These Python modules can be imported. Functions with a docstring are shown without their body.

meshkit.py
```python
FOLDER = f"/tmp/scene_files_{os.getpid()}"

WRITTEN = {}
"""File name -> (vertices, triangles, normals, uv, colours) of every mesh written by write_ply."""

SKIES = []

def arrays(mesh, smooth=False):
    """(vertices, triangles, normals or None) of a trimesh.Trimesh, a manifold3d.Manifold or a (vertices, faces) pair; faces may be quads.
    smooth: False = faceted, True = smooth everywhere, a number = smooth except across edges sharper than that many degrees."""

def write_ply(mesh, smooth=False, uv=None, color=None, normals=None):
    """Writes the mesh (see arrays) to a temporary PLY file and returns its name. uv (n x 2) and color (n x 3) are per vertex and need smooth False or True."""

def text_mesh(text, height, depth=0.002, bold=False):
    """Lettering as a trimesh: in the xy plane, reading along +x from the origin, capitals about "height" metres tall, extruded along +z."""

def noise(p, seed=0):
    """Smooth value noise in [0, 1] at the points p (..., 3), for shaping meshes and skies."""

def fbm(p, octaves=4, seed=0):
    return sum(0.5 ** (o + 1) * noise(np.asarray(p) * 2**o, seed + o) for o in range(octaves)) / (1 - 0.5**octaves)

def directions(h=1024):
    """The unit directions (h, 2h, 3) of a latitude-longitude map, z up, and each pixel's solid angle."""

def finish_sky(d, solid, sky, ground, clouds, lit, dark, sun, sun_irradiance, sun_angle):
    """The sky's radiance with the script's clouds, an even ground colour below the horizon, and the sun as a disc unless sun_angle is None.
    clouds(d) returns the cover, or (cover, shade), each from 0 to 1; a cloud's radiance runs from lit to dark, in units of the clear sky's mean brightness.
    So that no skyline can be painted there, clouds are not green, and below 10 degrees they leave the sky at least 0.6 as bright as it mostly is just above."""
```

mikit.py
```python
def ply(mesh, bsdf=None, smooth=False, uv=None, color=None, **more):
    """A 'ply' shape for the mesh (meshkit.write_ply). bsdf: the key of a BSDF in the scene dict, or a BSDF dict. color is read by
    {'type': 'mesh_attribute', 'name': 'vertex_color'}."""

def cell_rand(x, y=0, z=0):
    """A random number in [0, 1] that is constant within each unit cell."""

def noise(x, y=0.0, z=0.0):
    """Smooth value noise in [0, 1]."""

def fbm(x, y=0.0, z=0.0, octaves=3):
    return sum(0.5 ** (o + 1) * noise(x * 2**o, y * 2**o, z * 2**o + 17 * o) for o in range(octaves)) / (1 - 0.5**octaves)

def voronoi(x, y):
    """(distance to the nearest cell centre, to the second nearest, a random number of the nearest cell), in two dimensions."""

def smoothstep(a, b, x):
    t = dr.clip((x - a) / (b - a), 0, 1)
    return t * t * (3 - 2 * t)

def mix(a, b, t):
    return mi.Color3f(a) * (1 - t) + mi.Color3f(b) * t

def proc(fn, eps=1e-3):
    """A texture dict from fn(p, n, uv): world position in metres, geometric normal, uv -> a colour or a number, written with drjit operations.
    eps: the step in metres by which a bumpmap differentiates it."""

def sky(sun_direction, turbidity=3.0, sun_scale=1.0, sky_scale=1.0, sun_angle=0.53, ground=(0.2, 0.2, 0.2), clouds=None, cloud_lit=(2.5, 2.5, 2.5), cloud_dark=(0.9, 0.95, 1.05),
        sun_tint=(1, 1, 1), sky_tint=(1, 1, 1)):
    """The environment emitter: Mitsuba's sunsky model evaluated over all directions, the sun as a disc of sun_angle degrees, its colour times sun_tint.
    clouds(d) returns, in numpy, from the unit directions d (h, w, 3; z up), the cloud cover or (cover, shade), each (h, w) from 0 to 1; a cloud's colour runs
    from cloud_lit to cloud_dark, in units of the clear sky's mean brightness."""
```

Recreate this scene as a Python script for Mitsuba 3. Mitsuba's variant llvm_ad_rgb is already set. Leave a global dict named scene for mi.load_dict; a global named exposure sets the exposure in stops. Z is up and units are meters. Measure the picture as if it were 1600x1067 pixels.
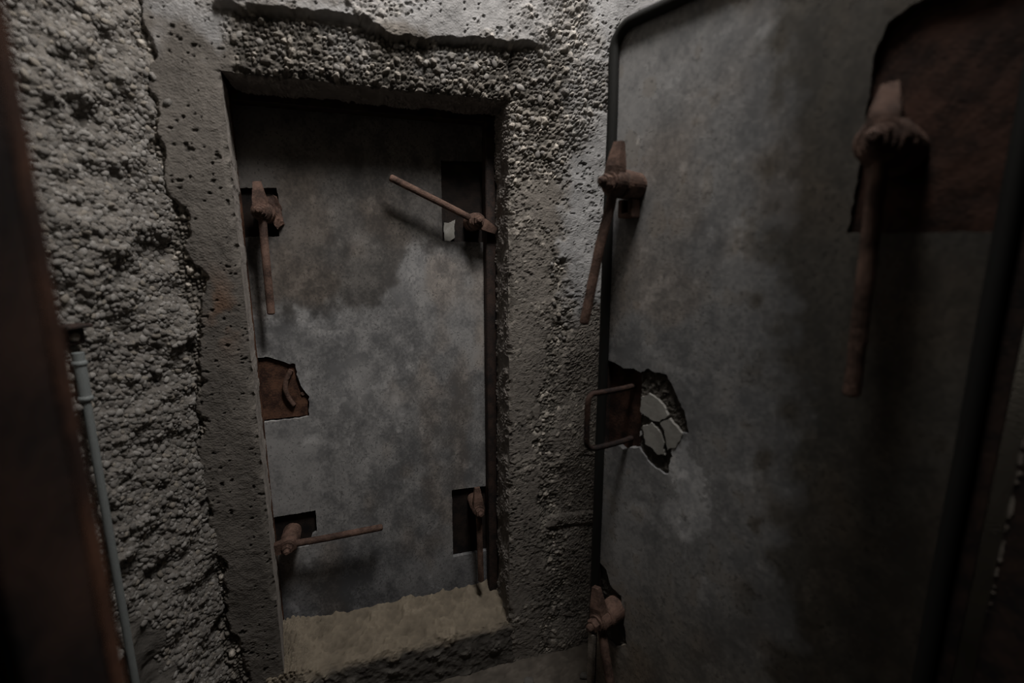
import math, random
import numpy as np, trimesh, mitsuba as mi, drjit as dr, mikit, meshkit
import shapely.geometry as sg
from shapely.ops import unary_union
from scipy.spatial import cKDTree

T4 = mi.ScalarTransform4f
scene, labels = {'type': 'scene'}, {}
rng = np.random.default_rng(7)
random.seed(7)

# ------------------------------------------------------------------ camera, light, exposure
exposure = 0.38
CAM_Z, PITCH = 1.48, 10.332
_th = math.radians(PITCH)
scene['camera'] = {
    'type': 'thinlens', 'fov': 2 * math.degrees(math.atan(800 / 711.0)), 'fov_axis': 'x',
    'aperture_radius': 0.0058, 'focus_distance': 1.62, 'near_clip': 0.02, 'far_clip': 50.0,
    'to_world': T4().look_at([0, 0, CAM_Z], [0, math.cos(_th), CAM_Z - math.sin(_th)], [0, 0, 1])}
LAMP_AT, LAMP_AZ, LAMP_TILT, LAMP_W, LAMP_H = (0.21, 0.56, 3.12), -40.0, 32.0, 0.36, 0.80      # place, compass direction it faces, degrees downward, size
LAMP_RADIANCE = (46.0, 44.2, 42.2)

# ------------------------------------------------------------------ frames of the place (plan view)
E1 = np.array([0.95499, 0.29663, 0.0]); N1 = np.array([-0.29663, 0.95499, 0.0])     # back wall: along it, and into it
PL = np.array([-0.739, 1.2545, 0.0])                                                # left edge of the recess
G = np.array([math.sin(math.radians(140)), math.cos(math.radians(140)), 0.0])       # open door: from its free edge to its hinges
M = np.array([G[1], -G[0], 0.0])                                                    # open door: out of its visible face
P1 = np.array([0.244, 1.134, 0.0])
JL = np.array([-0.322, 0.329, 0.0]); JR = np.array([0.716, 0.604, 0.0])             # doorway corners on the inner side
E3 = (JR - JL) / np.linalg.norm(JR - JL); N3 = np.array([-E3[1], E3[0], 0.0])
UP = np.array([0, 0, 1.0])
FLOOR, CEIL = -0.03, 3.6
SILL, TOP, WID = 0.14, 1.95, 0.765


def local(o, a, b, c):
    m = np.eye(4)
    m[:3, 0], m[:3, 1], m[:3, 2], m[:3, 3] = a, b, c, o
    return m


def wall_frame(d=0.0):            # x along the wall, y up, z towards the room, from depth d
    return local(PL + d * N1, E1, UP, -N1)


DOOR1 = wall_frame(0.2)
DOOR2 = local(P1, G, UP, M)
# G x UP points to -M for the open door: its frame is left-handed unless x runs the other way; meshes are re-wound below


def put(mesh, frame):
    m = mesh.copy()
    m.apply_transform(frame)
    if np.linalg.det(frame[:3, :3]) < 0:
        pass                      # apply_transform already flips the winding of mirrored meshes
    return m


def fbm(p, octaves=4, seed=0):
    return meshkit.fbm(p, octaves, seed)


def sstep(a, b, x):
    t = np.clip((x - a) / (b - a), 0, 1)
    return t * t * (3 - 2 * t)


# ------------------------------------------------------------------ materials
def rgb(*c):
    return {'type': 'rgb', 'value': list(c)}


def principled(color, rough=0.9, spec=0.25, metallic=0.0):
    return {'type': 'principled', 'base_color': color, 'roughness': rough, 'specular': spec, 'metallic': metallic}


def bumped(b, fn, eps=0.0006):
    return {'type': 'twosided', 'bsdf': {'type': 'bumpmap', 'arbitrary': mikit.proc(fn, eps), 'scale': 1.0, 'bsdf': b}}


def grain(p, n, uv):
    return 0.0022 * mikit.fbm(p.x * 260, p.y * 260, p.z * 260, 2)


def fine_grain(p, n, uv):
    return 0.0004 * mikit.fbm(p.x * 420, p.y * 420, p.z * 420, 2) + 0.0003 * mikit.noise(p.x * 60, p.y * 60, p.z * 60)


def rust_grain(p, n, uv):
    return 0.0008 * mikit.fbm(p.x * 330, p.y * 330, p.z * 330, 2)


VC = {'type': 'mesh_attribute', 'name': 'vertex_color'}
scene['mat_wall'] = bumped(principled(VC, 0.92, 0.2), grain)
scene['mat_plain_wall'] = {'type': 'twosided', 'bsdf': principled(VC, 0.92, 0.2)}


def door_color(o, a, blots, stain_shade, dark, light):
    ox, oy, ax, ay = float(o[0]), float(o[1]), float(a[0]), float(a[1])

    def fn(p, n, uv):
        s = (p.x - ox) * ax + (p.y - oy) * ay
        z = p.z
        big = mikit.fbm(s * 5.0, z * 4.0, 3.0, 3)
        mid = mikit.fbm(s * 26.0, z * 20.0, 7.0, 3)
        fin = mikit.fbm(s * 170.0, z * 150.0, 1.0, 2)
        streak = mikit.noise(s * 42.0, z * 5.0, 5.0)
        t = 0.38 * big + 0.40 * mid + 0.22 * fin
        t = mikit.smoothstep(0.29, 0.73, t + 0.07 * (streak - 0.5))
        c = mikit.mix(dark, light, t)
        warm = mikit.smoothstep(0.52, 0.75, mikit.fbm(s * 7.0 + 9, z * 5.0, 11.0, 3))
        c = mikit.mix(c, c * mi.Color3f(1.03, 0.95, 0.88), warm)
        wob = (mid - 0.5) * 1.8 + (fin - 0.5) * 1.0
        gain = mi.Float(0.0)
        for (bs, bz, br, k) in blots:
            d = dr.sqrt(dr.square(s - bs) + dr.square((z - bz) * 0.8)) / br + wob
            gain = dr.maximum(gain, (k - 1) * (1 - mikit.smoothstep(0.5, 1.05, d)))
        c = c * (1 + gain)
        smudge = mikit.smoothstep(0.60, 0.74, mikit.fbm(s * 34.0 + 5 * big, z * 30.0, 21.0, 4)) * mikit.smoothstep(0.42, 0.6, mikit.fbm(s * 6.0, z * 6.0, 31.0, 2))
        c = c * (1 + 0.35 * smudge)
        speck = mikit.smoothstep(0.76, 0.84, mikit.noise(s * 210.0, z * 190.0, 41.0)) * mikit.smoothstep(0.45, 0.6, mid)
        c = c * (1 - 0.35 * speck)
        return stain_shade(c, s, z, mid, big)
    return fn


def stain_shade1(c, s, z, mid, big):
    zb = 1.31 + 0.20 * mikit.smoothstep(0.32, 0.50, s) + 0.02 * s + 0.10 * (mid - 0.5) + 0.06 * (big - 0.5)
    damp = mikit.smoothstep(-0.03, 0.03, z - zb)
    low = 1 - mikit.smoothstep(0.20, 0.55, z + 0.2 * (big - 0.5))  # bottom of the door: damp, with the weaker light there painted in
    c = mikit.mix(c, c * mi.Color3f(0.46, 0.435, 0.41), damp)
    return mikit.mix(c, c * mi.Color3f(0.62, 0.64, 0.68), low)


def stain_shade2(c, s, z, mid, big):
    brown = mikit.smoothstep(-0.04, 0.06, s - 0.36 - 0.10 * (1.4 - z) + 0.16 * (mid - 0.5))  # brown staining, deepened with painted shade towards the hinges
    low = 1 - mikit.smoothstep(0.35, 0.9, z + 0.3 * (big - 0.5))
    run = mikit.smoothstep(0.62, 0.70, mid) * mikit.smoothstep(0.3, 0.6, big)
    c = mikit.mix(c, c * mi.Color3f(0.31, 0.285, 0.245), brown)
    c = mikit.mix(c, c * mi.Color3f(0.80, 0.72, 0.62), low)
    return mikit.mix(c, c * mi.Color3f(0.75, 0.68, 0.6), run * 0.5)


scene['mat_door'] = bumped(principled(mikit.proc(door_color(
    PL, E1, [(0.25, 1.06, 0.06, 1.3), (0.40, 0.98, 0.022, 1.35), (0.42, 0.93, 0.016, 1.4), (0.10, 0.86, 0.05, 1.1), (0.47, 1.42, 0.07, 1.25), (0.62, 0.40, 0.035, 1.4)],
    stain_shade1, (0.115, 0.115, 0.118), (0.305, 0.30, 0.298))), 0.8, 0.3), fine_grain)
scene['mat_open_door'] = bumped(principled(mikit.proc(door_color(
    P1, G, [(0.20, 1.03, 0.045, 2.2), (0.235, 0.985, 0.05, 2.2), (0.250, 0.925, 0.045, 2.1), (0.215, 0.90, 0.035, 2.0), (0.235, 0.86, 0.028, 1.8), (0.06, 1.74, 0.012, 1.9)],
    stain_shade2, (0.125, 0.127, 0.131), (0.275, 0.272, 0.27))), 0.75, 0.3), fine_grain)


def rust_color(dark, light, scale=1.0):
    def fn(p, n, uv):
        t = mikit.fbm(p.x * 38 * scale, p.y * 38 * scale, p.z * 30 * scale, 4)
        f = mikit.fbm(p.x * 240, p.y * 240, p.z * 240, 2)
        return mikit.mix(dark, light, mikit.smoothstep(0.3, 0.72, 0.7 * t + 0.3 * f))
    return mikit.proc(fn)


scene['mat_rust'] = bumped(principled(rust_color((0.045, 0.027, 0.021), (0.155, 0.094, 0.072)), 0.8, 0.3), rust_grain)
scene['mat_black_steel'] = {'type': 'twosided', 'bsdf': principled(rust_color((0.009, 0.008, 0.008), (0.026, 0.018, 0.015)), 0.8, 0.2)}
scene['mat_rust_patch'] = bumped(principled(rust_color((0.016, 0.009, 0.007), (0.062, 0.031, 0.022)), 0.85, 0.2), rust_grain)
scene['mat_dark_steel'] = bumped(principled(rust_color((0.012, 0.010, 0.010), (0.045, 0.027, 0.021)), 0.75, 0.3), rust_grain)
scene['mat_rust_plate'] = bumped(principled(rust_color((0.030, 0.015, 0.011), (0.12, 0.060, 0.037)), 0.85, 0.25), rust_grain)
scene['mat_rust_frame'] = bumped(principled(rust_color((0.008, 0.006, 0.006), (0.05, 0.026, 0.019), 0.35), 0.8, 0.3), rust_grain)
scene['mat_rust_lip'] = bumped(principled(rust_color((0.025, 0.012, 0.009), (0.11, 0.048, 0.027), 0.4), 0.8, 0.3), rust_grain)
scene['mat_rubber'] = {'type': 'twosided', 'bsdf': principled(rgb(0.012, 0.012, 0.011), 0.75, 0.25)}
scene['mat_pipe'] = bumped(principled(rgb(0.17, 0.185, 0.185), 0.6, 0.4), fine_grain)
scene['mat_crack'] = bumped(principled(rgb(0.07, 0.063, 0.055), 0.95, 0.1), grain)
scene['mat_flake'] = bumped(principled(rust_color((0.22, 0.213, 0.195), (0.31, 0.302, 0.28)), 0.9, 0.2), fine_grain)
scene['mat_dusty_steel'] = bumped(principled(rust_color((0.14, 0.12, 0.10), (0.27, 0.24, 0.21)), 0.85, 0.25), rust_grain)
TONES = [(0.195, 0.184, 0.172), (0.26, 0.247, 0.232), (0.135, 0.127, 0.118), (0.225, 0.203, 0.175)]
for i, c in enumerate(TONES):
    scene[f'mat_pebble_{i}'] = {'type': 'twosided', 'bsdf': principled(rgb(*c), 0.85, 0.25)}
NPEB = 4


def add(key, mesh, mat, smooth=False, frame=None, label=None, category=None, group=None, kind=None, color=None, **more):
    if frame is not None:
        mesh = put(mesh, frame)
    base, k = key, 0
    while key in scene:
        k += 1
        key = f'{base}_{k:03d}'
    scene[key] = mikit.ply(mesh, mat, smooth=smooth, color=color, **more)
    tag(key, label, category, group, kind)
    return key


def tag(key, label=None, category=None, group=None, kind=None):
    e = {k: v for k, v in (('label', label), ('category', category), ('group', group), ('kind', kind)) if v}
    if e:
        labels[key] = e


# ------------------------------------------------------------------ mesh helpers
def jag(points, step=0.012, amp=0.003, seed=0):
    """A polygon with a broken edge."""
    p = np.array(points + points[:1], float)
    out = []
    for a, b in zip(p[:-1], p[1:]):
        k = max(1, int(np.linalg.norm(b - a) / step))
        for i in range(k):
            out.append(a + (b - a) * i / k)
    out = np.array(out)
    off = np.stack([fbm(np.c_[out * 90, np.full(len(out), q + seed * 3.1)], 2, seed) - 0.5 for q in (0, 50)], -1)
    poly = sg.Polygon(out + off * amp * 4).buffer(0)
    return max(poly.geoms, key=lambda g: g.area) if poly.geom_type == 'MultiPolygon' else poly


def slab(poly, z0, z1):
    """A shapely polygon extruded from z0 to z1 along local z."""
    parts = [trimesh.creation.extrude_polygon(g, z1 - z0, engine='earcut') for g in getattr(poly, 'geoms', [poly])]
    m = trimesh.util.concatenate(parts)
    m.apply_translation([0, 0, z0])
    return m


def box(x0, x1, y0, y1, z0, z1, bevel=0.0):
    if bevel <= 0:
        return trimesh.creation.box(bounds=[[x0, y0, z0], [x1, y1, z1]])
    pts = []
    for sx in (0, 1):
        for sy in (0, 1):
            for sz in (0, 1):
                c = np.array([[x0, x1][sx], [y0, y1][sy], [z0, z1][sz]])
                s = np.array([1, 1, 1]) - 2 * np.array([sx, sy, sz])
                for k in range(3):
                    pts.append(c + s * bevel * (np.arange(3) != k))
    return trimesh.convex.convex_hull(np.array(pts))


def tube(path, r, sides=14, caps=True):
    p = np.asarray(path, float)
    r = np.broadcast_to(np.asarray(r, float), (len(p),))
    t = np.gradient(p, axis=0); t /= np.linalg.norm(t, axis=1, keepdims=True)
    ref = np.array([0, 0, 1.0]) if abs(t[0, 2]) < 0.9 else np.array([1.0, 0, 0])
    a = np.cross(t[0], ref); a /= np.linalg.norm(a)
    rings = []
    ang = np.arange(sides) * 2 * np.pi / sides
    for i in range(len(p)):
        a = a - t[i] * np.dot(a, t[i]); a /= np.linalg.norm(a)
        b = np.cross(t[i], a)
        rings.append(p[i] + r[i] * (np.cos(ang)[:, None] * a + np.sin(ang)[:, None] * b))
    v = np.vstack(rings)
    f = []
    for i in range(len(p) - 1):
        for j in range(sides):
            q = [i * sides + j, i * sides + (j + 1) % sides, (i + 1) * sides + (j + 1) % sides, (i + 1) * sides + j]
            f += [[q[0], q[1], q[2]], [q[0], q[2], q[3]]]
    if caps:
        v = np.vstack([v, p[0], p[-1]])
        c0, c1 = len(v) - 2, len(v) - 1
        o = (len(p) - 1) * sides
        for j in range(sides):
            f += [[c0, (j + 1) % sides, j], [c1, o + j, o + (j + 1) % sides]]
    m = trimesh.Trimesh(v, f, process=False)
    return m


def rod(path, r, sides=14):
    """A tube with rounded ends."""
    p = np.asarray(path, float)
    d0 = (p[0] - p[1]) / np.linalg.norm(p[0] - p[1]); d1 = (p[-1] - p[-2]) / np.linalg.norm(p[-1] - p[-2])
    a = [p[0] + d0 * r * 0.55, p[0] + d0 * r * 0.4, p[0] + d0 * r * 0.1]
    b = [p[-1] + d1 * r * 0.1, p[-1] + d1 * r * 0.4, p[-1] + d1 * r * 0.55]
    rr = [0.45 * r, 0.8 * r, r] + [r] * len(p) + [r, 0.8 * r, 0.45 * r]
    return tube(np.vstack([a, p, b]), rr, sides)


def cyl(r, y0, y1, sides=24, bevel=0.003, r2=None):
    """A cylinder along local z with bevelled ends."""
    r2 = r if r2 is None else r2
    return tube([[0, 0, y0], [0, 0, y0 + bevel], [0, 0, y1 - bevel], [0, 0, y1]], [r - bevel, r, r2, r2 - bevel], sides)


def hexnut(r, z0, z1):
    return cyl(r, z0, z1, 6, 0.002)


def worn(mesh, length=0.006, amp=0.0012, scale=90, seed=0):
    """The mesh refined and made uneven, as rusty iron is."""
    v, f = trimesh.remesh.subdivide_to_size(mesh.vertices, mesh.faces, length, max_iter=8)
    m = trimesh.Trimesh(v, f); m.merge_vertices()
    d = fbm(m.vertices * scale, 3, seed) - 0.5
    m.vertices = m.vertices + m.vertex_normals * (d * 2 * amp)[:, None]
    return m


def worley(x, y, cell, seed):
    """(dome height 0..1, random number of the cell, distance to the cell's edge) for points in a plane."""
    r = np.random.default_rng(seed)
    nx, ny = int((x.max() - x.min()) / cell) + 5, int((y.max() - y.min()) / cell) + 5
    gx, gy = np.meshgrid(np.arange(nx), np.arange(ny), indexing='ij')
    px = x.min() + (gx - 2 + r.random(gx.shape) * 0.85) * cell
    py = y.min() + (gy - 2 + r.random(gx.shape) * 0.85) * cell
    pts = np.c_[px.ravel(), py.ravel()]
    rnd = r.random(len(pts))
    d, i = cKDTree(pts).query(np.c_[x.ravel(), y.ravel()], k=2)
    dome = np.sqrt(np.clip(1 - (d[:, 0] / (0.72 * cell)) ** 2, 0, 1))
    edge = (d[:, 1] - d[:, 0]) / cell
    dome = dome * sstep(0, 0.35, edge)
    return dome.reshape(x.shape), rnd[i[:, 0]].reshape(x.shape), edge.reshape(x.shape)


def sheet(P, C, keep=None):
    """A grid of points (a, b, 3) with colours as one mesh; keep (a-1, b-1) leaves cells out."""
    na, nb = P.shape[:2]
    idx = np.arange(na * nb).reshape(na, nb)
    q = np.stack([idx[:-1, :-1], idx[1:, :-1], idx[1:, 1:], idx[:-1, 1:]], -1)
    q = q[keep] if keep is not None else q.reshape(-1, 4)
    f = np.vstack([q[:, [0, 1, 2]], q[:, [0, 2, 3]]])
    v, c = P.reshape(-1, 3), C.reshape(-1, 3)
    used, inv = np.unique(f, return_inverse=True)
    return trimesh.Trimesh(v[used], inv.reshape(-1, 3), process=False), np.clip(c[used], 0.004, 0.9)


# ------------------------------------------------------------------ back wall: one relief sheet round the recess
def steps(*spans):
    out = []
    for a, b, h in spans:
        out.append(np.linspace(a, b, max(2, int(round((b - a) / h)) + 1))[:-1])
    return np.concatenate(out + [[spans[-1][1]]])


H = 0.0031
S = steps((-0.24, 0.0, H), (0.0, WID, H), (WID, 1.2, H), (1.2, 1.75, 0.012))
Z = steps((FLOOR - 0.03, SILL, H), (SILL, TOP, H), (TOP, 2.38, H), (2.38, CEIL, 0.012))
s, z = np.meshgrid(S, Z, indexing='ij')
p3 = np.stack([s, z, np.zeros_like(s)], -1)
f_big, f_mid, f_fin = fbm(p3 * 5, 3, 1), fbm(p3 * 22, 3, 2), fbm(p3 * 110, 3, 3)
f_bnd = fbm(p3 * 14, 4, 4) - 0.5
dome_s, rnd_s, edge_s = worley(s, z, 0.0125, 11)      # small gravel
dome_l, rnd_l, edge_l = worley(s, z, 0.021, 12)       # large gravel
dome_f, rnd_f, edge_f = worley(s, z, 0.0075, 16)      # coarse sand
use_l = rnd_l > 0.72
dome = np.where(use_l, np.maximum(dome_l * 1.5, dome_s), dome_s)
tone = np.where(use_l & (dome_l * 1.5 > dome_s), rnd_l, rnd_s)

# where the concrete is gravelly (1) and where it is smooth (0)
jamb_edge = -0.132 + 0.075 * f_bnd + 0.025 * np.sin(z * 5.3 + 0.6)
left_gravel = sstep(0.006, -0.006, s - jamb_edge)
lintel = sstep(1.925, 1.945, z + 0.05 * f_bnd) * sstep(0.02, 0.05, s + 0.08 * f_bnd) * sstep(2.10, 2.08, z)
corner_patch = sstep(0.07, 0.12, s) * 0
right = sstep(WID - 0.03, WID + 0.0, s)
top_right = right * sstep(1.66, 1.76, z + 0.35 * f_bnd - 0.35 * (s - 0.8)) * sstep(1.06, 0.98, s + 0.15 * f_bnd)
seam = right * sstep(0.055, 0.02, np.abs(s - 0.915 - 0.10 * f_bnd - 0.03 * np.sin(z * 6))) * sstep(1.62, 1.55, z) * sstep(0.42, 0.55, f_mid + 0.1)
far_gravel = right * sstep(0.93, 0.97, s + 0.1 * f_bnd) * sstep(1.33, 1.25, z + 0.25 * f_bnd) * 0.62
low_gravel = right * sstep(0.66, 0.74, f_mid + 0.25 * f_big) * sstep(1.3, 0.9, z) * 0.5
patchy = right * sstep(0.56, 0.64, f_mid * 0.6 + f_big * 0.4) * 0.55
plaster = right * sstep(0.93, 0.97, s + 0.12 * f_bnd) * sstep(1.26, 1.34, z + 0.2 * f_bnd)
trowel = right * sstep(0.90, 0.93, s + 0.05 * f_bnd) * sstep(0.03, 0.015, np.abs(z - 0.52 + 0.06 * (s - 1)))
gravel = np.clip(np.maximum.reduce([left_gravel, lintel, top_right * 0.95, seam, low_gravel, patchy * (1 - plaster)]), 0, 1) * (1 - 0.9 * trowel)
# the thicker upper layer above the ledge
led = 2.085 - 0.03 * sstep(0.55, 0.05, s) * 0 + 0.05 * f_bnd + 0.012 * np.sin(s * 9)
upper = sstep(0.0, 0.012, z - led) * sstep(0.90, 0.80, s + 0.06 * f_bnd - 0.4 * (z - 2.085)) * sstep(-0.02, 0.05, s + 0.1 * f_bnd)
upper_full = sstep(2.02, 2.12, z + 0.3 * f_bnd)
gravel = gravel * (1 - 0.75 * upper)
gravel = np.maximum(gravel, upper_full * sstep(0.55, 0.66, f_mid * 0.5 + f_big * 0.5) * 0.7)
cleft = right * np.exp(-((s - WID - 0.012 - 0.03 * f_bnd) / 0.006) ** 2) * sstep(1.97, 2.0, z) * sstep(2.10, 2.06, z)

hole = fbm(p3 * np.array([75, 105, 1]), 2, 13)
dens = fbm(p3 * 9, 2, 15)
pits = sstep(0.80, 0.86, hole + 0.30 * (dens - 0.5)) * (1 - gravel)
pits2 = sstep(0.68, 0.78, fbm(p3 * np.array([95, 120, 1]), 2, 14) + 0.5 * (dens - 0.5)) * (1 - gravel) * right * 0.8
rough = np.clip(0.25 + right * 0.5 + upper * 0.6, 0, 1)
calm = 1 - 0.55 * right * sstep(1.75, 1.45, z)
disp = 0.030 * (f_big - 0.5) * (0.35 + 0.65 * sstep(0.0, 0.1, np.abs(s - WID / 2) - WID / 2 - 0.05)) + 0.012 * calm * (f_mid - 0.5) * (0.3 + gravel + rough * 0.5) + 0.0035 * (f_fin - 0.5)
disp += gravel * calm * (0.0075 * dome * (0.6 + 0.8 * tone) - 0.006)
disp += far_gravel * (1 - gravel) * (0.0042 * dome_f * (0.5 + rnd_f) - 0.002)
disp -= 0.016 * left_gravel + 0.006 * seam + 0.0055 * calm * (pits + pits2) + 0.022 * cleft
disp += 0.030 * upper + 0.006 * plaster + 0.008 * trowel
near_edge = np.minimum.reduce([np.where(z < TOP, np.minimum(np.abs(s), np.abs(s - WID)), 9), np.where((s > 0) & (s < WID), np.abs(z - TOP), 9)])
# worn arris: the corner is rounded off and chipped
chip = sstep(0.016, 0.0, near_edge) * (0.004 + 0.014 * sstep(0.5, 0.75, f_mid))
disp -= chip
P = PL + s[..., None] * E1 + z[..., None] * UP - disp[..., None] * N1
light = 0.75 + 0.5 * f_mid + 0.35 * (f_fin - 0.5)
c_smooth = np.array([0.125, 0.113, 0.101]) * (1 + 0.45 * right)[..., None] * (light * (0.8 + 0.4 * f_big))[..., None]
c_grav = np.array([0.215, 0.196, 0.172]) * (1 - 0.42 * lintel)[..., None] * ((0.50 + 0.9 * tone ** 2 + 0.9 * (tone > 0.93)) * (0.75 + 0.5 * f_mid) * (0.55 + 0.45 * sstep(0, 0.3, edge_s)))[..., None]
c_plast = np.array([0.29, 0.287, 0.288]) * (light * (0.7 + 0.6 * f_big))[..., None]
C = c_smooth * (1 - gravel[..., None]) + c_grav * gravel[..., None]
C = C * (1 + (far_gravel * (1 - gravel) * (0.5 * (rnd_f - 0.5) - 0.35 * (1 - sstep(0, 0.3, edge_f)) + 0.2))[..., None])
pl = np.maximum(plaster, upper_full * 0.8)[..., None] * (1 - 0.7 * gravel[..., None])
C = C * (1 - pl) + c_plast * pl
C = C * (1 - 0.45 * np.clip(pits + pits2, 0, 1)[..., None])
rs = np.exp(-(((s + 0.055) / 0.035) ** 2 + ((z - 1.34) / 0.09) ** 2)) * sstep(0.35, 0.6, f_mid) * 0.8
C = C * (1 - rs[..., None]) + C * np.array([1.15, 0.72, 0.50]) * rs[..., None]
ci, cj = 0.5 * (S[:-1] + S[1:]), 0.5 * (Z[:-1] + Z[1:])
keep = ~((ci[:, None] > 0) & (ci[:, None] < WID) & (cj[None] > -1) & (cj[None] < TOP))
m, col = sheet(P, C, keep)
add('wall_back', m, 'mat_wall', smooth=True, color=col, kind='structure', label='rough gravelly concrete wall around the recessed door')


def edge_disp(sel):
    return disp[sel], C[sel]


# the reveals of the recess: sheets that start on the wall's own edge
def reveal(name, P0, C0, inward, side, depth, splay, seed):
    """P0 (k,3) the edge points on the wall; inward the direction into the wall; side the direction towards the opening."""
    n = steps((0.0, depth, 0.0035))
    t = n[:, None] / depth
    base = P0[None] + (n[:, None, None] * inward) - (splay * t)[..., None] * side
    # the front row keeps the wall's relief, which fades out into the depth
    q = np.stack([np.broadcast_to(n[:, None], t.shape[:1] + P0.shape[:1]), np.broadcast_to(np.arange(len(P0))[None] * H, (len(n), len(P0))), np.full((len(n), len(P0)), seed * 1.0)], -1)
    fm, ff = fbm(q * 24, 3, seed), fbm(q * 100, 3, seed + 1)
    dm, rn, ed = worley(q[..., 0], q[..., 1], 0.011, seed + 20)
    g = sstep(0.35, 0.6, fm) if seed != 31 else 0.25 * sstep(0.5, 0.7, fm)
    fade = sstep(0, 0.012, n)[:, None]
    dd = (0.010 * (fm - 0.5) + 0.004 * (ff - 0.5) + g * 0.006 * dm) * fade * (0.35 if seed == 31 else 1.0)
    base = base + dd[..., None] * side
    cc = np.array([0.19, 0.172, 0.158]) * ((0.65 + 0.7 * fm) * (0.7 + 0.45 * (rn - 0.5) * g + 0.3))[..., None]
    w = (1 - fade)[..., None]
    cc = cc * (1 - w) + C0[None] * w
    m, col = sheet(base, cc)
    add(name, m, 'mat_wall', smooth=True, color=col)


i0, i1, jt = int(np.argmin(abs(S))), int(np.argmin(abs(S - WID))), int(np.argmin(abs(Z - TOP)))
jb = int(np.argmin(abs(Z - FLOOR)))
reveal('wall_back__reveal', P[i0, jb:jt + 1], C[i0, jb:jt + 1], N1, E1, 0.20, 0.030, 31)
reveal('wall_back__reveal', P[i1, jb:jt + 1], C[i1, jb:jt + 1], N1, -E1, 0.20, 0.0, 32)
reveal('wall_back__reveal', P[i0:i1 + 1, jt], C[i0:i1 + 1, jt], N1, -UP, 0.20, 0.0, 33)

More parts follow.
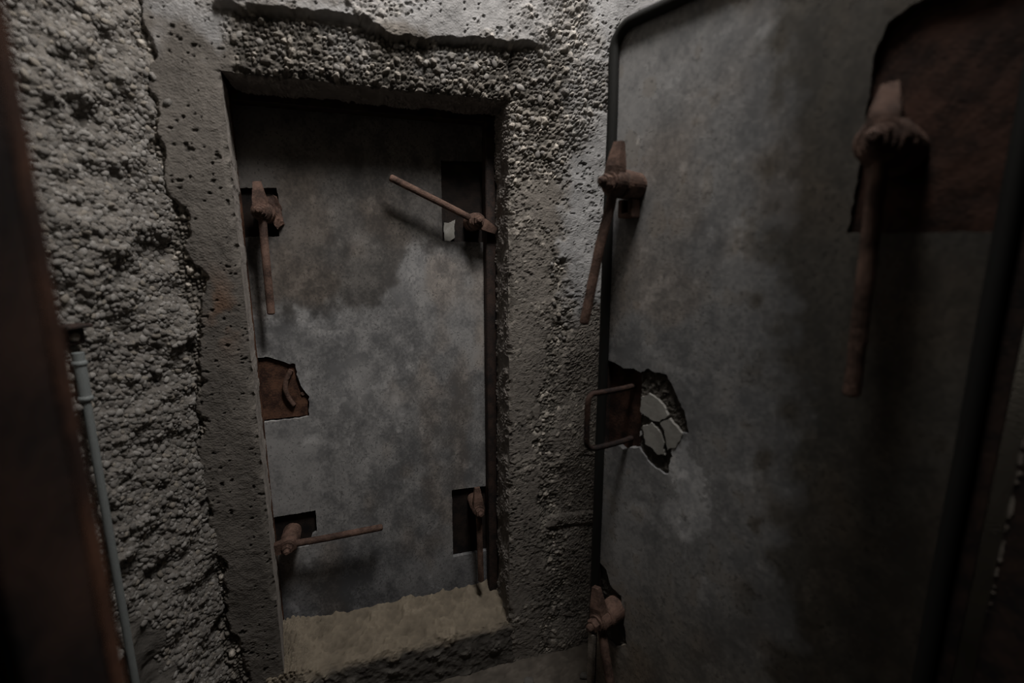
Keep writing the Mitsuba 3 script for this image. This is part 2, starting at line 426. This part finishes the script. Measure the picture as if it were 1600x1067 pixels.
# sill: the dusty concrete step in the recess
x, y = np.meshgrid(steps((-0.05, WID + 0.02, 0.0035)), np.linspace(0, 1, 130), indexing='ij')
L0, L1 = 0.175, 0.245                     # front face height, depth of the top
u = y * (L0 + L1 + 0.02)
r0 = 0.022
q = np.stack([x, u, 0 * x], -1)
fm, ff = fbm(q * 20, 3, 41), fbm(q * 90, 3, 42)
front = np.clip(u, 0, L0)
zz = FLOOR - 0.01 + front + 0.045 * sstep(L0, L0 + L1, u)
yy = np.clip(u - L0, 0, 9)
rnd = np.clip(1 - np.abs(u - L0) / r0, 0, 1) ** 2 * 0.007
dm, rn, ed = worley(x, u, 0.016, 43)
lump = np.maximum(sstep(0.13, 0.0, x + 0.16 * (fm - 0.5)) * sstep(L0 - 0.06, L0 + 0.02, u), 0.35 * sstep(0.55, 0.7, fm))
dd = 0.026 * (fm - 0.5) + 0.010 * (ff - 0.5) + lump * (0.016 * dm + 0.02 * fm)
zz = zz + np.where(u > L0 - 0.01, dd, 0.3 * dd) - rnd
yy = yy - np.where(u < L0 + 0.02, dd * 0.7, 0) + rnd
Ps = PL + x[..., None] * E1 + yy[..., None] * N1 + zz[..., None] * UP
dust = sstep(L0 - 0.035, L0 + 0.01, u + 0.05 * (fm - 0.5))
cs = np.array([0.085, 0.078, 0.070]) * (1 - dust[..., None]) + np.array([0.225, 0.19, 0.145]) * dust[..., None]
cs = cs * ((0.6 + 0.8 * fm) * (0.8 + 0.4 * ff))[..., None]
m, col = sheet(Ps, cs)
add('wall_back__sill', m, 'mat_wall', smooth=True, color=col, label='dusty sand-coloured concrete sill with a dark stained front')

# ------------------------------------------------------------------ left wall: coarse gravel concrete coming towards the camera
B0 = PL - 0.165 * E1
azl = math.radians(190)
EL = np.array([math.sin(azl), math.cos(azl), 0.0]); NL = np.array([-EL[1], EL[0], 0.0])     # NL: into the room
if np.dot(NL, -B0) < 0:
    NL = -NL
LEN = 1.2
a, z2 = np.meshgrid(steps((-0.10, 0.5, 0.0042), (0.5, LEN, 0.02)), steps((FLOOR - 0.03, 2.35, 0.0042), (2.35, CEIL, 0.02)), indexing='ij')
q = np.stack([a, z2, 0 * a], -1)


def left_relief(a, z):
    q = np.stack([a, z, 0 * a], -1)
    big, mid = fbm(q * np.array([5, 6, 1]), 3, 51), fbm(q * np.array([14, 18, 1]), 3, 52)
    smooth = sstep(0.62, 0.50, z + 0.15 * (mid - 0.5)) * sstep(0.14, 0.20, a + 0.1 * (mid - 0.5))
    return 0.070 * (big - 0.5) + 0.060 * (mid - 0.5) * (1 - 0.6 * smooth) - 0.018 * sstep(0.0, -0.08, a), smooth, mid


dl, smooth_l, mid_l = left_relief(a, z2)
fin = fbm(q * 80, 3, 53)
dm, rn, ed = worley(a, z2, 0.019, 54)
dl2 = dl + (1 - smooth_l) * 0.006 * dm + 0.005 * (fin - 0.5)
Pw = B0 + a[..., None] * EL + z2[..., None] * UP + dl2[..., None] * NL
cw = np.array([0.15, 0.138, 0.125]) * ((0.6 + 0.8 * mid_l) * (0.75 + 0.5 * fin))[..., None] * (1 - 0.45 * smooth_l[..., None])
m, col = sheet(Pw, cw)
add('wall_left', m, 'mat_wall', smooth=True, color=col, kind='structure', label='coarse gravel concrete wall beside the rusty door frame')

variants = []
for k in range(6):
    ico = trimesh.creation.icosphere(1, 1.0)
    v = ico.vertices * (1 + 0.9 * (fbm(ico.vertices * 1.6 + 11 * k, 2, 60 + k) - 0.5))[:, None]
    variants.append(trimesh.Trimesh(v, ico.faces, process=False))
var_ply = [[mikit.ply(v, f'mat_pebble_{c}', smooth=True) for c in range(NPEB)] for v in variants]


def pebble_matrix(c, ax, ay, an, size, r):
    """Lying in the surface: ax, ay its directions, an its normal."""
    t = r.uniform(0, 2 * math.pi)
    d1 = math.cos(t) * ax + math.sin(t) * ay; d2 = -math.sin(t) * ax + math.cos(t) * ay
    tilt = an + 0.35 * (r.random() - 0.5) * d1 + 0.35 * (r.random() - 0.5) * d2
    m = np.eye(4)
    k1, k2, k3 = size * r.uniform(0.85, 1.25), size * r.uniform(0.62, 0.95), size * r.uniform(0.55, 0.85)
    m[:3, 0], m[:3, 1], m[:3, 2], m[:3, 3] = d1 * k1, d2 * k2, tilt / np.linalg.norm(tilt) * k3, c
    return m


def pebbles(holder, pts, frame_fn, n_parts, keyfn, seed):
    """pts: (a, z, radius). The n_parts largest in view are parts; the rest one mesh each tone, kind stuff."""
    r = np.random.default_rng(seed)
    mats = []
    for (pa, pz, pr) in pts:
        c, ax, ay, an = frame_fn(pa, pz, pr)
        mats.append((pebble_matrix(c, ax, ay, an, pr, r), int(r.integers(len(variants))), int(r.choice(NPEB, p=[0.4, 0.25, 0.25, 0.10])), keyfn(pa, pz, pr)))
    mats.sort(key=lambda q: -q[3])
    for i, (m, v, c, _) in enumerate(mats[:n_parts]):
        name = f'{holder}__pebble' if i == 0 else f'{holder}__pebble_{i:03d}'
        scene[name] = {**var_ply[v][c], 'to_world': T4(m)}
    rest = mats[n_parts:]
    if rest:
        vs, fs, cs, o = [], [], [], 0
        tones = np.array(TONES)
        for m, v, c, _ in rest:
            g = variants[v]
            vs.append(g.vertices @ m[:3, :3].T + m[:3, 3]); fs.append(g.faces + o); o += len(g.vertices)
            cs.append(np.broadcast_to(tones[c], g.vertices.shape))
        g = trimesh.Trimesh(np.vstack(vs), np.vstack(fs), process=False)
        add(f'{holder}__gravel', g, 'mat_plain_wall', smooth=True, color=np.vstack(cs), kind='stuff', label='gravel stones set in the concrete')


pts, grid = [], 0.0112
for ia in np.arange(-0.06, 0.46, grid):
    for iz in np.arange(0.0, 2.32, grid):
        pa, pz = ia + rng.uniform(-0.5, 0.5) * grid, iz + rng.uniform(-0.5, 0.5) * grid
        pts.append((pa, pz, 0.0044 + 0.0054 * rng.random() ** 2.2))
arr = np.array(pts)
dd_, sm_, _ = left_relief(arr[:, 0], arr[:, 1])
arr, dd_ = arr[sm_ < 0.5], dd_[sm_ < 0.5]
_h = {(round(p[0], 6), round(p[1], 6)): d for p, d in zip(arr, dd_)}


def left_place(pa, pz, pr):
    c = B0 + pa * EL + pz * UP + (_h[(round(pa, 6), round(pz, 6))] + 0.25 * pr) * NL
    return c, EL, UP, NL


in_view = lambda pa, pz, pr: pr * (1.0 if (0.03 < pa < 0.24 and 0.25 < pz < 2.0) else 0.2) * (1 + 0.8 * pa)
pebbles('wall_left', arr, left_place, 300, in_view, 71)

# larger stones that stand out of the lintel and of the wall right of the recess
pts = []
while len(pts) < 90:
    pa, pz = rng.uniform(0.05, 1.0), rng.uniform(1.2, 2.07)
    i, j = int(np.argmin(abs(S - pa))), int(np.argmin(abs(Z - pz)))
    if gravel[i, j] > 0.7 and not (0 < pa < WID and pz < TOP + 0.02):
        pts.append((pa, pz, rng.uniform(0.006, 0.0105)))
for pa, pz, pr in [(0.80, 1.985, 0.012), (0.865, 1.96, 0.012), (0.86, 1.80, 0.012), (-0.12, 1.86, 0.013), (-0.145, 1.92, 0.011)]:
    pts.append((pa, pz, pr))


def back_place(pa, pz, pr):
    i, j = int(np.argmin(abs(S - pa))), int(np.argmin(abs(Z - pz)))
    return P[i, j] + N1 * 0.002 - N1 * 0.2 * pr, E1, UP, -N1


pebbles('wall_back', pts, back_place, 300, lambda pa, pz, pr: pr, 72)

# ------------------------------------------------------------------ floor, ceiling and the other walls of the vestibule
def plan_sheet(z0, amp, color, seed, h, name, label, up=1):
    gx, gy = np.meshgrid(np.arange(-1.7, 1.35, h), np.arange(-0.35, 2.1, h), indexing='ij')
    q = np.stack([gx, gy, 0 * gx], -1)
    b, mm, ff = fbm(q * 6, 3, seed), fbm(q * 30, 3, seed + 1), fbm(q * 120, 2, seed + 2)
    zz = z0 + amp * ((b - 0.5) + 0.5 * (mm - 0.5) + 0.3 * (ff - 0.5))
    P = np.stack([gx, gy, zz], -1)
    c = np.array(color) * ((0.55 + 0.9 * mm) * (0.75 + 0.5 * ff))[..., None]
    m, col = sheet(P, c)
    add(name, m, 'mat_wall', smooth=True, color=col, kind='structure', label=label)


plan_sheet(FLOOR, 0.02, (0.115, 0.100, 0.085), 80, 0.009, 'floor', 'dirty concrete floor with crumbs of rubble')
plan_sheet(CEIL, 0.02, (0.24, 0.228, 0.212), 84, 0.03, 'ceiling', 'rough concrete ceiling')


def wall_box(name, o, ex, ey, x0, x1, z0, z1, d0, d1, label, parent_kind='structure'):
    b = box(x0, x1, z0, z1, d0, d1)
    b = put(b, local(o, ex, UP, ey))
    v, f = trimesh.remesh.subdivide_to_size(b.vertices, b.faces, 0.05, max_iter=9)
    b = trimesh.Trimesh(v, f, process=False)
    n = fbm(b.vertices * 9, 3, 90)
    add(name, b, 'mat_wall', color=np.array([0.17, 0.155, 0.13]) * (0.5 + n)[:, None], kind=parent_kind, label=label)


W = float(np.linalg.norm(JR - JL))
TH = 0.22
wall_box('wall_front', JL, E3, N3, -0.95, -0.022, FLOOR, CEIL, -TH, -0.004, 'concrete wall the doorway stands in')
wall_box('wall_front__doorway_side', JL, E3, N3, W + 0.03, W + 0.55, FLOOR, CEIL, -TH, -0.004, None, None)
wall_box('wall_front__lintel', JL, E3, N3, -0.022, W + 0.03, 2.12, CEIL, -TH, -0.004, None, None)
R0 = JR + 0.26 * E3
R1 = PL + 1.72 * E1
ER = (R1 - R0) / np.linalg.norm(R1 - R0)
wall_box('wall_right', R0, ER, np.array([-ER[1], ER[0], 0]), -0.05, float(np.linalg.norm(R1 - R0)) + 0.1, FLOOR, CEIL, -0.15, 0.0, 'concrete wall behind the open steel door')

# rusty steel frame of the doorway the camera looks through
FR = local(JL, -N3, UP, E3)                       # left jamb: x towards the camera, z into the opening
add('trim_1', worn(box(0.0, 0.086, FLOOR, 2.1, -0.0185, -0.0085, 0.002), 0.03, 0.001, 25, 5), 'mat_rust_frame', 30, frame=FR, kind='structure',
    label='dark rusty steel door frame out of focus at the left edge')
add('trim_1__edge_strip', worn(box(-0.004, 0.013, FLOOR, 2.1, -0.0165, -0.007, 0.001), 0.02, 0.0006, 30, 6), 'mat_rust_lip', 30, frame=FR, label='orange rusted edge strip')
FR2 = local(JR, N3, UP, -E3)
add('trim_2', worn(box(-0.12, 0.0, FLOOR, 2.1, -0.010, 0.0, 0.002), 0.04, 0.0015, 25, 7), 'mat_dark_steel', 30, frame=FR2, kind='structure',
    label='black steel door frame at the right edge with a chipped pale paint line')
chips = []
rc = np.random.default_rng(5)
for k in range(90):
    zc = 0.70 + 0.75 * rc.random() ** 0.8
    w, h = rc.uniform(0.0012, 0.0030), rc.uniform(0.002, 0.012)
    if fbm(np.array([[zc * 9, 0, 0]]), 2, 3)[0] < 0.42:
        continue
    chips.append(box(-0.004 - w + rc.normal() * 0.0008, -0.004 + w, zc, zc + h, 0.0, 0.0012, 0.0003))
add('trim_2__paint_chips', trimesh.util.concatenate(chips), 'mat_dusty_steel', frame=FR2, kind='stuff', label='pale flakes of old paint in a broken line')

# ------------------------------------------------------------------ latches
def latch(door, frame, x, y, lever_angle, tongue_angle, boss=(0.030, 0.052), lever=0.30, z0=-0.02, out=0.0, tongue_len=0.085, label=None, seed=0, lean=0.0):
    """A clamping latch: boss standing out of the door, hub with lever and wedge tongue, nut. Angles in degrees from local +x towards +y."""
    r, h = boss
    F = frame @ np.array([[1, 0, 0, x], [0, 1, 0, y], [0, 0, 1, out], [0, 0, 0, 1.0]])
    hub = trimesh.util.concatenate([worn(cyl(r, z0, h, 28, 0.004), 0.008, 0.0012, 120, seed)])
    key = add(f'{door}__latch', hub, 'mat_rust', 35, frame=F, label=label)
    rot = lambda a: np.array([math.cos(math.radians(a)), math.sin(math.radians(a)), 0.0])
    d, e = rot(lever_angle), rot(tongue_angle)
    zc = h + 0.016
    hubm = worn(cyl(r * 0.92, h - 0.002, h + 0.030, 24, 0.005), 0.008, 0.001, 120, seed + 1)
    add(f'{key}__hub', hubm, 'mat_rust', 35, frame=F)
    path = [d * 0.018 + [0, 0, zc], d * 0.05 + [0, 0, zc + 0.002], d * 0.09 + [0, 0, zc + 0.004 + lean * 0.2]]
    path += [d * t + [0, 0, zc + 0.005 + lean * t / lever] for t in np.linspace(0.13, lever, 8)]
    add(f'{key}__lever', worn(rod(path, 0.0115), 0.006, 0.0005, 70, seed + 2), 'mat_rust', 40, frame=F)
    n_ = np.array([-e[1], e[0], 0])
    pts = []
    for t, w, a0, a1 in ((0.0, 0.021, -0.014, 0.014), (0.035, 0.018, -0.013, 0.013), (tongue_len, 0.010, -0.011, 0.002)):
        for sgn in (-1, 1):
            for zq in (a0, a1):
                pts.append(e * t + n_ * w * sgn + [0, 0, zc + zq])
    add(f'{key}__tongue', worn(trimesh.convex.convex_hull(np.array(pts)), 0.007, 0.0009, 120, seed + 3), 'mat_rust', 35, frame=F)
    nut = trimesh.util.concatenate([hexnut(0.0165, h + 0.034, h + 0.052), cyl(0.021, h + 0.028, h + 0.035, 20, 0.001), cyl(0.0095, h + 0.04, h + 0.066, 14, 0.004)])
    add(f'{key}__nut', nut, 'mat_rust', 30, frame=F)
    return key


# ------------------------------------------------------------------ closed door in the recess
TL = [(-0.05, 1.545), (0.070, 1.548), (0.072, 1.60), (0.078, 1.64), (0.074, 1.695), (-0.05, 1.690)]
TR = [(0.583, 1.540), (0.76, 1.536), (0.76, 1.812), (0.585, 1.806)]
ML = [(-0.05, 1.160), (0.0, 1.166), (0.03, 1.156), (0.06, 1.142), (0.085, 1.136), (0.087, 1.085), (0.095, 1.06), (0.117, 1.02), (0.112, 0.95), (0.085, 0.947), (-0.05, 0.944)]
BL = [(-0.05, 0.47), (0.075, 0.470), (0.09, 0.51), (0.107, 0.521), (0.108, 0.603), (-0.05, 0.600)]
BR = [(0.592, 0.315), (0.76, 0.315), (0.76, 0.598), (0.593, 0.603)]
holes = [jag(h, 0.008, a, k) for k, (h, a) in enumerate([(TL, 0.0016), (TR, 0.0009), (ML, 0.0022), (BL, 0.0014), (BR, 0.001)])]
panel = sg.box(-0.055, 0.17, 0.742, 1.975).difference(unary_union(holes))
tag('door_1', 'closed grey concrete-filled steel door set back in the wall recess', kind='structure')
add('door_1__concrete_panel', slab(panel, -0.018, 0.0), 'mat_door', frame=DOOR1, label='mottled grey concrete face with a damp upper half')
add('door_1__back_plate', slab(sg.box(-0.06, 0.165, 0.745, 1.98), -0.045, -0.017), 'mat_black_steel', frame=DOOR1, label='dark steel seen in the cut-outs')
for k, (x0, x1, y0, y1) in enumerate([(0.728, 0.764, 0.165, 1.945), (-0.058, -0.026, 0.165, 1.945)]):
    add('door_1__frame_bar', worn(box(x0, x1, y0, y1, -0.01, 0.045 if k == 0 else 0.018, 0.003), 0.03, 0.0008, 60, 15 + k), 'mat_dark_steel' if k == 0 else 'mat_rust_plate', 30, frame=DOOR1, label='dark red-brown steel frame bar')
add('door_1__frame_bar', worn(box(-0.02, 0.728, 1.925, 1.955, -0.01, 0.045, 0.003), 0.03, 0.0008, 60, 17), 'mat_dark_steel', 30, frame=DOOR1)
# rusty plate and bent rib in the broken-out hole at the lock
mp = worn(slab(jag([(-0.045, 1.155), (0.0, 1.160), (0.083, 1.132), (0.112, 1.02), (0.108, 0.952), (-0.045, 0.95)], 0.01, 0.001, 9), -0.02, -0.0115), 0.012, 0.0016, 40, 21)
add('door_1__lock_plate', mp, 'mat_rust_plate', 30, frame=DOOR1, label='rust-brown plate in a broken-out hole')
rib = [[0.075 - 0.028 * math.sin(t), 1.125 - 0.135 * (t / 3.0), -0.006 + 0.006 * math.sin(t)] for t in np.linspace(0.2, 2.9, 12)]
add('door_1__lock_plate__bent_rib', worn(tube(rib, 0.008, 10), 0.006, 0.001, 100, 22), 'mat_rust', 30, frame=DOOR1)
add('door_1__lock_plate__bolt_head', worn(cyl(0.007, -0.02, -0.006, 12, 0.002), 0.005, 0.0006, 120, 23), 'mat_rust', 30, frame=DOOR1 @ trimesh.transformations.translation_matrix([0.098, 1.03, 0]))
# a flake of pale concrete left at the upper right latch, crumbs of concrete beside the upper left one
add('door_1__concrete_flake', slab(jag([(0.590, 1.542), (0.612, 1.540), (0.628, 1.552), (0.626, 1.585), (0.630, 1.612), (0.607, 1.602), (0.590, 1.604)], 0.006, 0.0012, 31), -0.028, -0.006), 'mat_flake', frame=DOOR1, label='pale flake of concrete left in the cut-out')
lump_ = worn(slab(jag([(0.040, 1.66), (0.066, 1.675), (0.082, 1.64), (0.086, 1.585), (0.070, 1.567), (0.055, 1.60)], 0.008, 0.002, 33), -0.028, 0.016), 0.008, 0.006, 60, 34)
add('door_1__concrete_crumb', lump_, 'mat_rust', 30, frame=DOOR1, label='crumbling rust-stained concrete beside the latch')

latch('door_1', DOOR1, 0.040, 1.617, -90, 94, label='upper left rusty latch with its lever hanging down', seed=40)
latch('door_1', DOOR1, 0.690, 1.604, 155.5, -25, label='upper right rusty latch with its lever pointing up left', seed=45, tongue_len=0.075)
latch('door_1', DOOR1, 0.026, 0.530, 2, 190, label='lower left rusty latch with its lever pointing right', seed=50)
latch('door_1', DOOR1, 0.682, 0.546, -89, 92, label='lower right latch in a dark cut-out with lever down', seed=55, boss=(0.026, 0.05))

# ------------------------------------------------------------------ open door on the right
HP = [(-0.01, 1.224), (0.030, 1.222), (0.051, 1.213), (0.080, 1.219), (0.097, 1.214), (0.107, 1.200), (0.107, 1.120), (0.108, 1.022), (0.085, 1.015), (0.062, 1.004), (0.040, 1.010), (-0.01, 0.996)]
CR = [(0.100, 1.205), (0.115, 1.226), (0.140, 1.220), (0.166, 1.212), (0.197, 1.181), (0.215, 1.145), (0.230, 1.105), (0.208, 1.090), (0.190, 1.06), (0.192, 1.02), (0.186, 0.985), (0.156, 0.984), (0.124, 1.005), (0.106, 1.022), (0.104, 1.103)]
PT = [(0.478, 1.520), (0.484, 1.634), (0.482, 1.719), (0.482, 1.792), (0.494, 1.826), (0.518, 1.842), (0.573, 1.845), (0.665, 1.850), (0.665, 1.515)]
BP = [(-0.01, 0.655), (0.022, 0.640), (0.040, 0.600), (0.075, 0.590), (0.085, 0.53), (0.10, 0.46), (0.06, 0.42), (-0.01, 0.43)]
holes2 = [jag(h, 0.008, a, 60 + k) for k, (h, a) in enumerate([(HP, 0.0018), (CR, 0.0055), (PT, 0.002), (BP, 0.002)])]
D2Z0, D2Z1 = 0.14, 1.990
full = sg.box(0.0, D2Z0, 0.655, D2Z1 - 0.005).buffer(-0.04).buffer(0.04)
tag('door_2', 'open concrete-filled steel door at the right with a black rubber seal', kind='structure')
add('door_2__concrete_panel', slab(full.difference(unary_union(holes2)), -0.025, 0.0), 'mat_open_door', frame=DOOR2, label='grey concrete face with brown stains and painted shade towards the hinges')
add('door_2__tray', slab(sg.box(-0.018, D2Z0 - 0.012, 0.672, D2Z1 + 0.008).buffer(-0.05).buffer(0.05), -0.075, -0.024), 'mat_dark_steel', frame=DOOR2, label='dark steel tray behind the concrete')
rim_o = sg.box(-0.020, D2Z0 - 0.014, 0.690, D2Z1 + 0.010).buffer(-0.055).buffer(0.055)
rim_i = sg.box(0.001, D2Z0 + 0.004, 0.652, D2Z1 - 0.008).buffer(-0.04).buffer(0.04)
add('door_2__rim', slab(rim_o.difference(rim_i), -0.05, 0.003), 'mat_dark_steel', frame=DOOR2, label='black steel rim')
c = []
arc = lambda cx, cy, r, a0, a1: [[cx + r * math.cos(t), cy + r * math.sin(t), 0.006] for t in np.radians(np.linspace(a0, a1, 9))]
c += [[-0.010, q, 0.006] for q in np.linspace(0.43, D2Z1 - 0.06, 40)]
c += arc(0.038, D2Z1 - 0.048, 0.048, 180, 90)[1:]
c += [[q, D2Z1, 0.006] for q in np.linspace(0.06, 0.60, 16)]
c += arc(0.610, D2Z1 - 0.048, 0.048, 90, 0)
c += [[0.658, q, 0.006] for q in np.linspace(D2Z1 - 0.07, D2Z0 + 0.01, 40)]
c = np.array(c); c[:, 0] += 0.004 * (fbm(np.c_[c[:, 1] * 5, c[:, 0] * 5, c[:, 0] * 0], 2, 5) - 0.5)
add('door_2__seal', tube(c, 0.0125, 12), 'mat_rubber', True, frame=DOOR2, label='black rubber seal running round the edge')
add('door_2__edge_bar', worn(box(-0.021, -0.001, D2Z0 - 0.014, 0.425, -0.02, 0.016, 0.003), 0.015, 0.001, 60, 70), 'mat_dusty_steel', 30, frame=DOOR2, label='pale dusty edge bar where the seal is gone')
add('door_2__handle_plate', slab(jag([(0.0, 1.23), (0.112, 1.23), (0.112, 0.99), (0.0, 0.99)], 0.02, 0.0005, 71), -0.024, -0.016), 'mat_rust_patch', frame=DOOR2, label='dark red rusted plate behind the handle')
add('door_2__latch_plate', worn(slab(jag(PT, 0.02, 0.0005, 72), -0.024, -0.014), 0.03, 0.002, 30, 72), 'mat_rust_patch', 30, frame=DOOR2, label='large dark rusted patch around the near latch')
add('door_2__crater', worn(slab(jag(CR, 0.01, 0.001, 73), -0.0245, -0.007), 0.004, 0.0045, 130, 73), 'mat_crack', 30, frame=DOOR2, label='dark crumbled hollow beside the handle')
add('door_2__crater', worn(slab(jag(BP, 0.01, 0.001, 74), -0.0245, -0.009), 0.005, 0.004, 120, 74), 'mat_crack', 30, frame=DOOR2)
for k, fl in enumerate([[(0.106, 1.155), (0.127, 1.165), (0.149, 1.159), (0.178, 1.131), (0.157, 1.104), (0.126, 1.103), (0.103, 1.114)],
                        [(0.114, 1.082), (0.136, 1.096), (0.163, 1.080), (0.172, 1.060), (0.178, 1.028), (0.158, 1.026), (0.124, 1.038)],
                        [(0.162, 1.100), (0.183, 1.122), (0.218, 1.092), (0.205, 1.060), (0.184, 1.045), (0.177, 1.074)]]):
    f_ = slab(jag(fl, 0.005, 0.0028, 80 + k), -0.02, 0.0005 + 0.0012 * k)
    add('door_2__concrete_flake', f_, 'mat_flake', frame=DOOR2 @ trimesh.transformations.rotation_matrix(0.02 * (k - 1), [0, 1, 0], [0.15, 1.1, 0]), label='pale broken flake of concrete' if k == 0 else None)
hp = [[0.072, 1.170, -0.016], [0.070, 1.170, 0.02], [0.062, 1.170, 0.07], [0.054, 1.170, 0.105]]
for t in np.radians(np.linspace(20, 90, 5)):
    hp.append([0.054 - 0.004 - 0.004 * math.sin(t), 1.170 - 0.022 * (1 - math.cos(t)), 0.105 + 0.022 * math.sin(t)])
hp2 = [[q[0], 2 * 1.1015 - q[1], q[2]] for q in hp[::-1]]
add('door_2__handle', worn(tube(hp + hp2, 0.0068, 12), 0.006, 0.0006, 140, 90), 'mat_rust_frame', 40, frame=DOOR2, label='rusty steel pull handle bent from round bar')

latch('door_2', DOOR2, 0.060, 1.642, -98, 86, boss=(0.031, 0.062), label='rusty latch near the free edge with lever hanging down', seed=91, lever=0.31, lean=0.03)
stop = trimesh.util.concatenate([box(0.035, 0.048, 1.575, 1.612, -0.005, 0.030, 0.002), box(0.062, 0.075, 1.575, 1.612, -0.005, 0.030, 0.002), box(0.035, 0.075, 1.572, 1.582, -0.005, 0.030, 0.002)])
add('door_2__stop_block', worn(stop, 0.006, 0.0008, 120, 92), 'mat_rust', 30, frame=DOOR2, label='small rusty stop block under the latch')
latch('door_2', DOOR2, 0.528, 1.640, -89, 90, boss=(0.035, 0.074), label='dark latch near the hinges with lever hanging down', seed=95, lever=0.36, z0=-0.02, tongue_len=0.075)
latch('door_2', DOOR2, 0.060, 0.545, -74, 104, boss=(0.031, 0.050), label='lower latch in a broken dark patch near the free edge', seed=99, lever=0.30)

# ------------------------------------------------------------------ conduit on the left wall
def lpt(pa, pz, out):
    return B0 + pa * EL + pz * UP + out * NL


key = 'conduit_pipe'
labels[key] = {'label': 'grey vertical conduit pipe on the gravel wall beside the rusty frame', 'category': 'pipe'}
PA = 0.267
path = [lpt(PA, q, 0.030) for q in np.linspace(0.45, 1.28, 14)]
add(f'{key}__tube', tube(path, 0.0078, 16), 'mat_pipe', True)
path = [lpt(PA, q, 0.030) for q in np.linspace(1.18, 1.285, 6)]
add(f'{key}__sleeve', tube(path, 0.0105, 16), 'mat_pipe', 30)
for zc in (1.185, 1.262):
    add(f'{key}__collar', tube([lpt(PA, zc - 0.006, 0.030), lpt(PA, zc, 0.030), lpt(PA, zc + 0.006, 0.030)], [0.0112, 0.0138, 0.0112], 16), 'mat_pipe', True)
br = local(lpt(PA, 1.30, 0.0), EL, UP, NL)
add(f'{key}__bracket', worn(trimesh.util.concatenate([box(-0.028, 0.022, 0.0, 0.042, 0.0, 0.02, 0.003), box(-0.028, 0.022, 0.036, 0.044, 0.0, 0.046, 0.002)]), 0.008, 0.001, 90, 110), 'mat_dark_steel', 30, frame=br, label='small dark bracket at the top of the pipe')
add(f'{key}__bracket__screw', worn(cyl(0.009, 0.018, 0.028, 14, 0.002), 0.005, 0.0005, 120, 111), 'mat_dusty_steel', 30, frame=br @ trimesh.transformations.translation_matrix([-0.004, 0.018, 0]))

# ------------------------------------------------------------------ loose stones on the floor
for k, (px, py, sz, lab) in enumerate([(0.262, 1.42, 0.016, 'small loose stone on the floor at the foot of the open door'), (0.06, 1.395, 0.020, 'loose stone on the floor below the right end of the sill'),
                                       (0.12, 1.33, 0.012, 'tiny loose stone on the floor in front of the sill')]):
    v = variants[k].copy(); v.apply_scale([sz, sz * 0.8, sz * 0.55]); v.apply_translation([px, py, FLOOR + sz * 0.45])
    add('loose_stone', v, 'mat_pebble_2', True, label=lab, category='stone')

# ------------------------------------------------------------------ the lamp over the doorway (above the picture)
mid = np.array(LAMP_AT)
t, z_ = math.radians(LAMP_TILT), math.radians(LAMP_AZ)
level = np.array([math.sin(z_), math.cos(z_), 0.0])
fwd = level * math.cos(t) - UP * math.sin(t)
up = level * math.sin(t) + UP * math.cos(t)
LF = local(mid, np.cross(up, fwd), up, fwd)
labels['bulkhead_lamp'] = {'label': 'bulkhead lamp on the wall above the doorway, above the picture', 'category': 'lamp'}
add('bulkhead_lamp__housing', box(-LAMP_W / 2 - 0.02, LAMP_W / 2 + 0.02, -LAMP_H / 2 - 0.02, LAMP_H / 2 + 0.02, -0.05, -0.004, 0.006), 'mat_dusty_steel', frame=LF)
glow = trimesh.Trimesh(np.array([[-LAMP_W / 2, -LAMP_H / 2, 0], [LAMP_W / 2, -LAMP_H / 2, 0], [LAMP_W / 2, LAMP_H / 2, 0], [-LAMP_W / 2, LAMP_H / 2, 0]]), np.array([[0, 1, 2], [0, 2, 3]]), process=False)
add('bulkhead_lamp__diffuser', glow, 'mat_flake', frame=LF, emitter={'type': 'area', 'radiance': rgb(*LAMP_RADIANCE)})
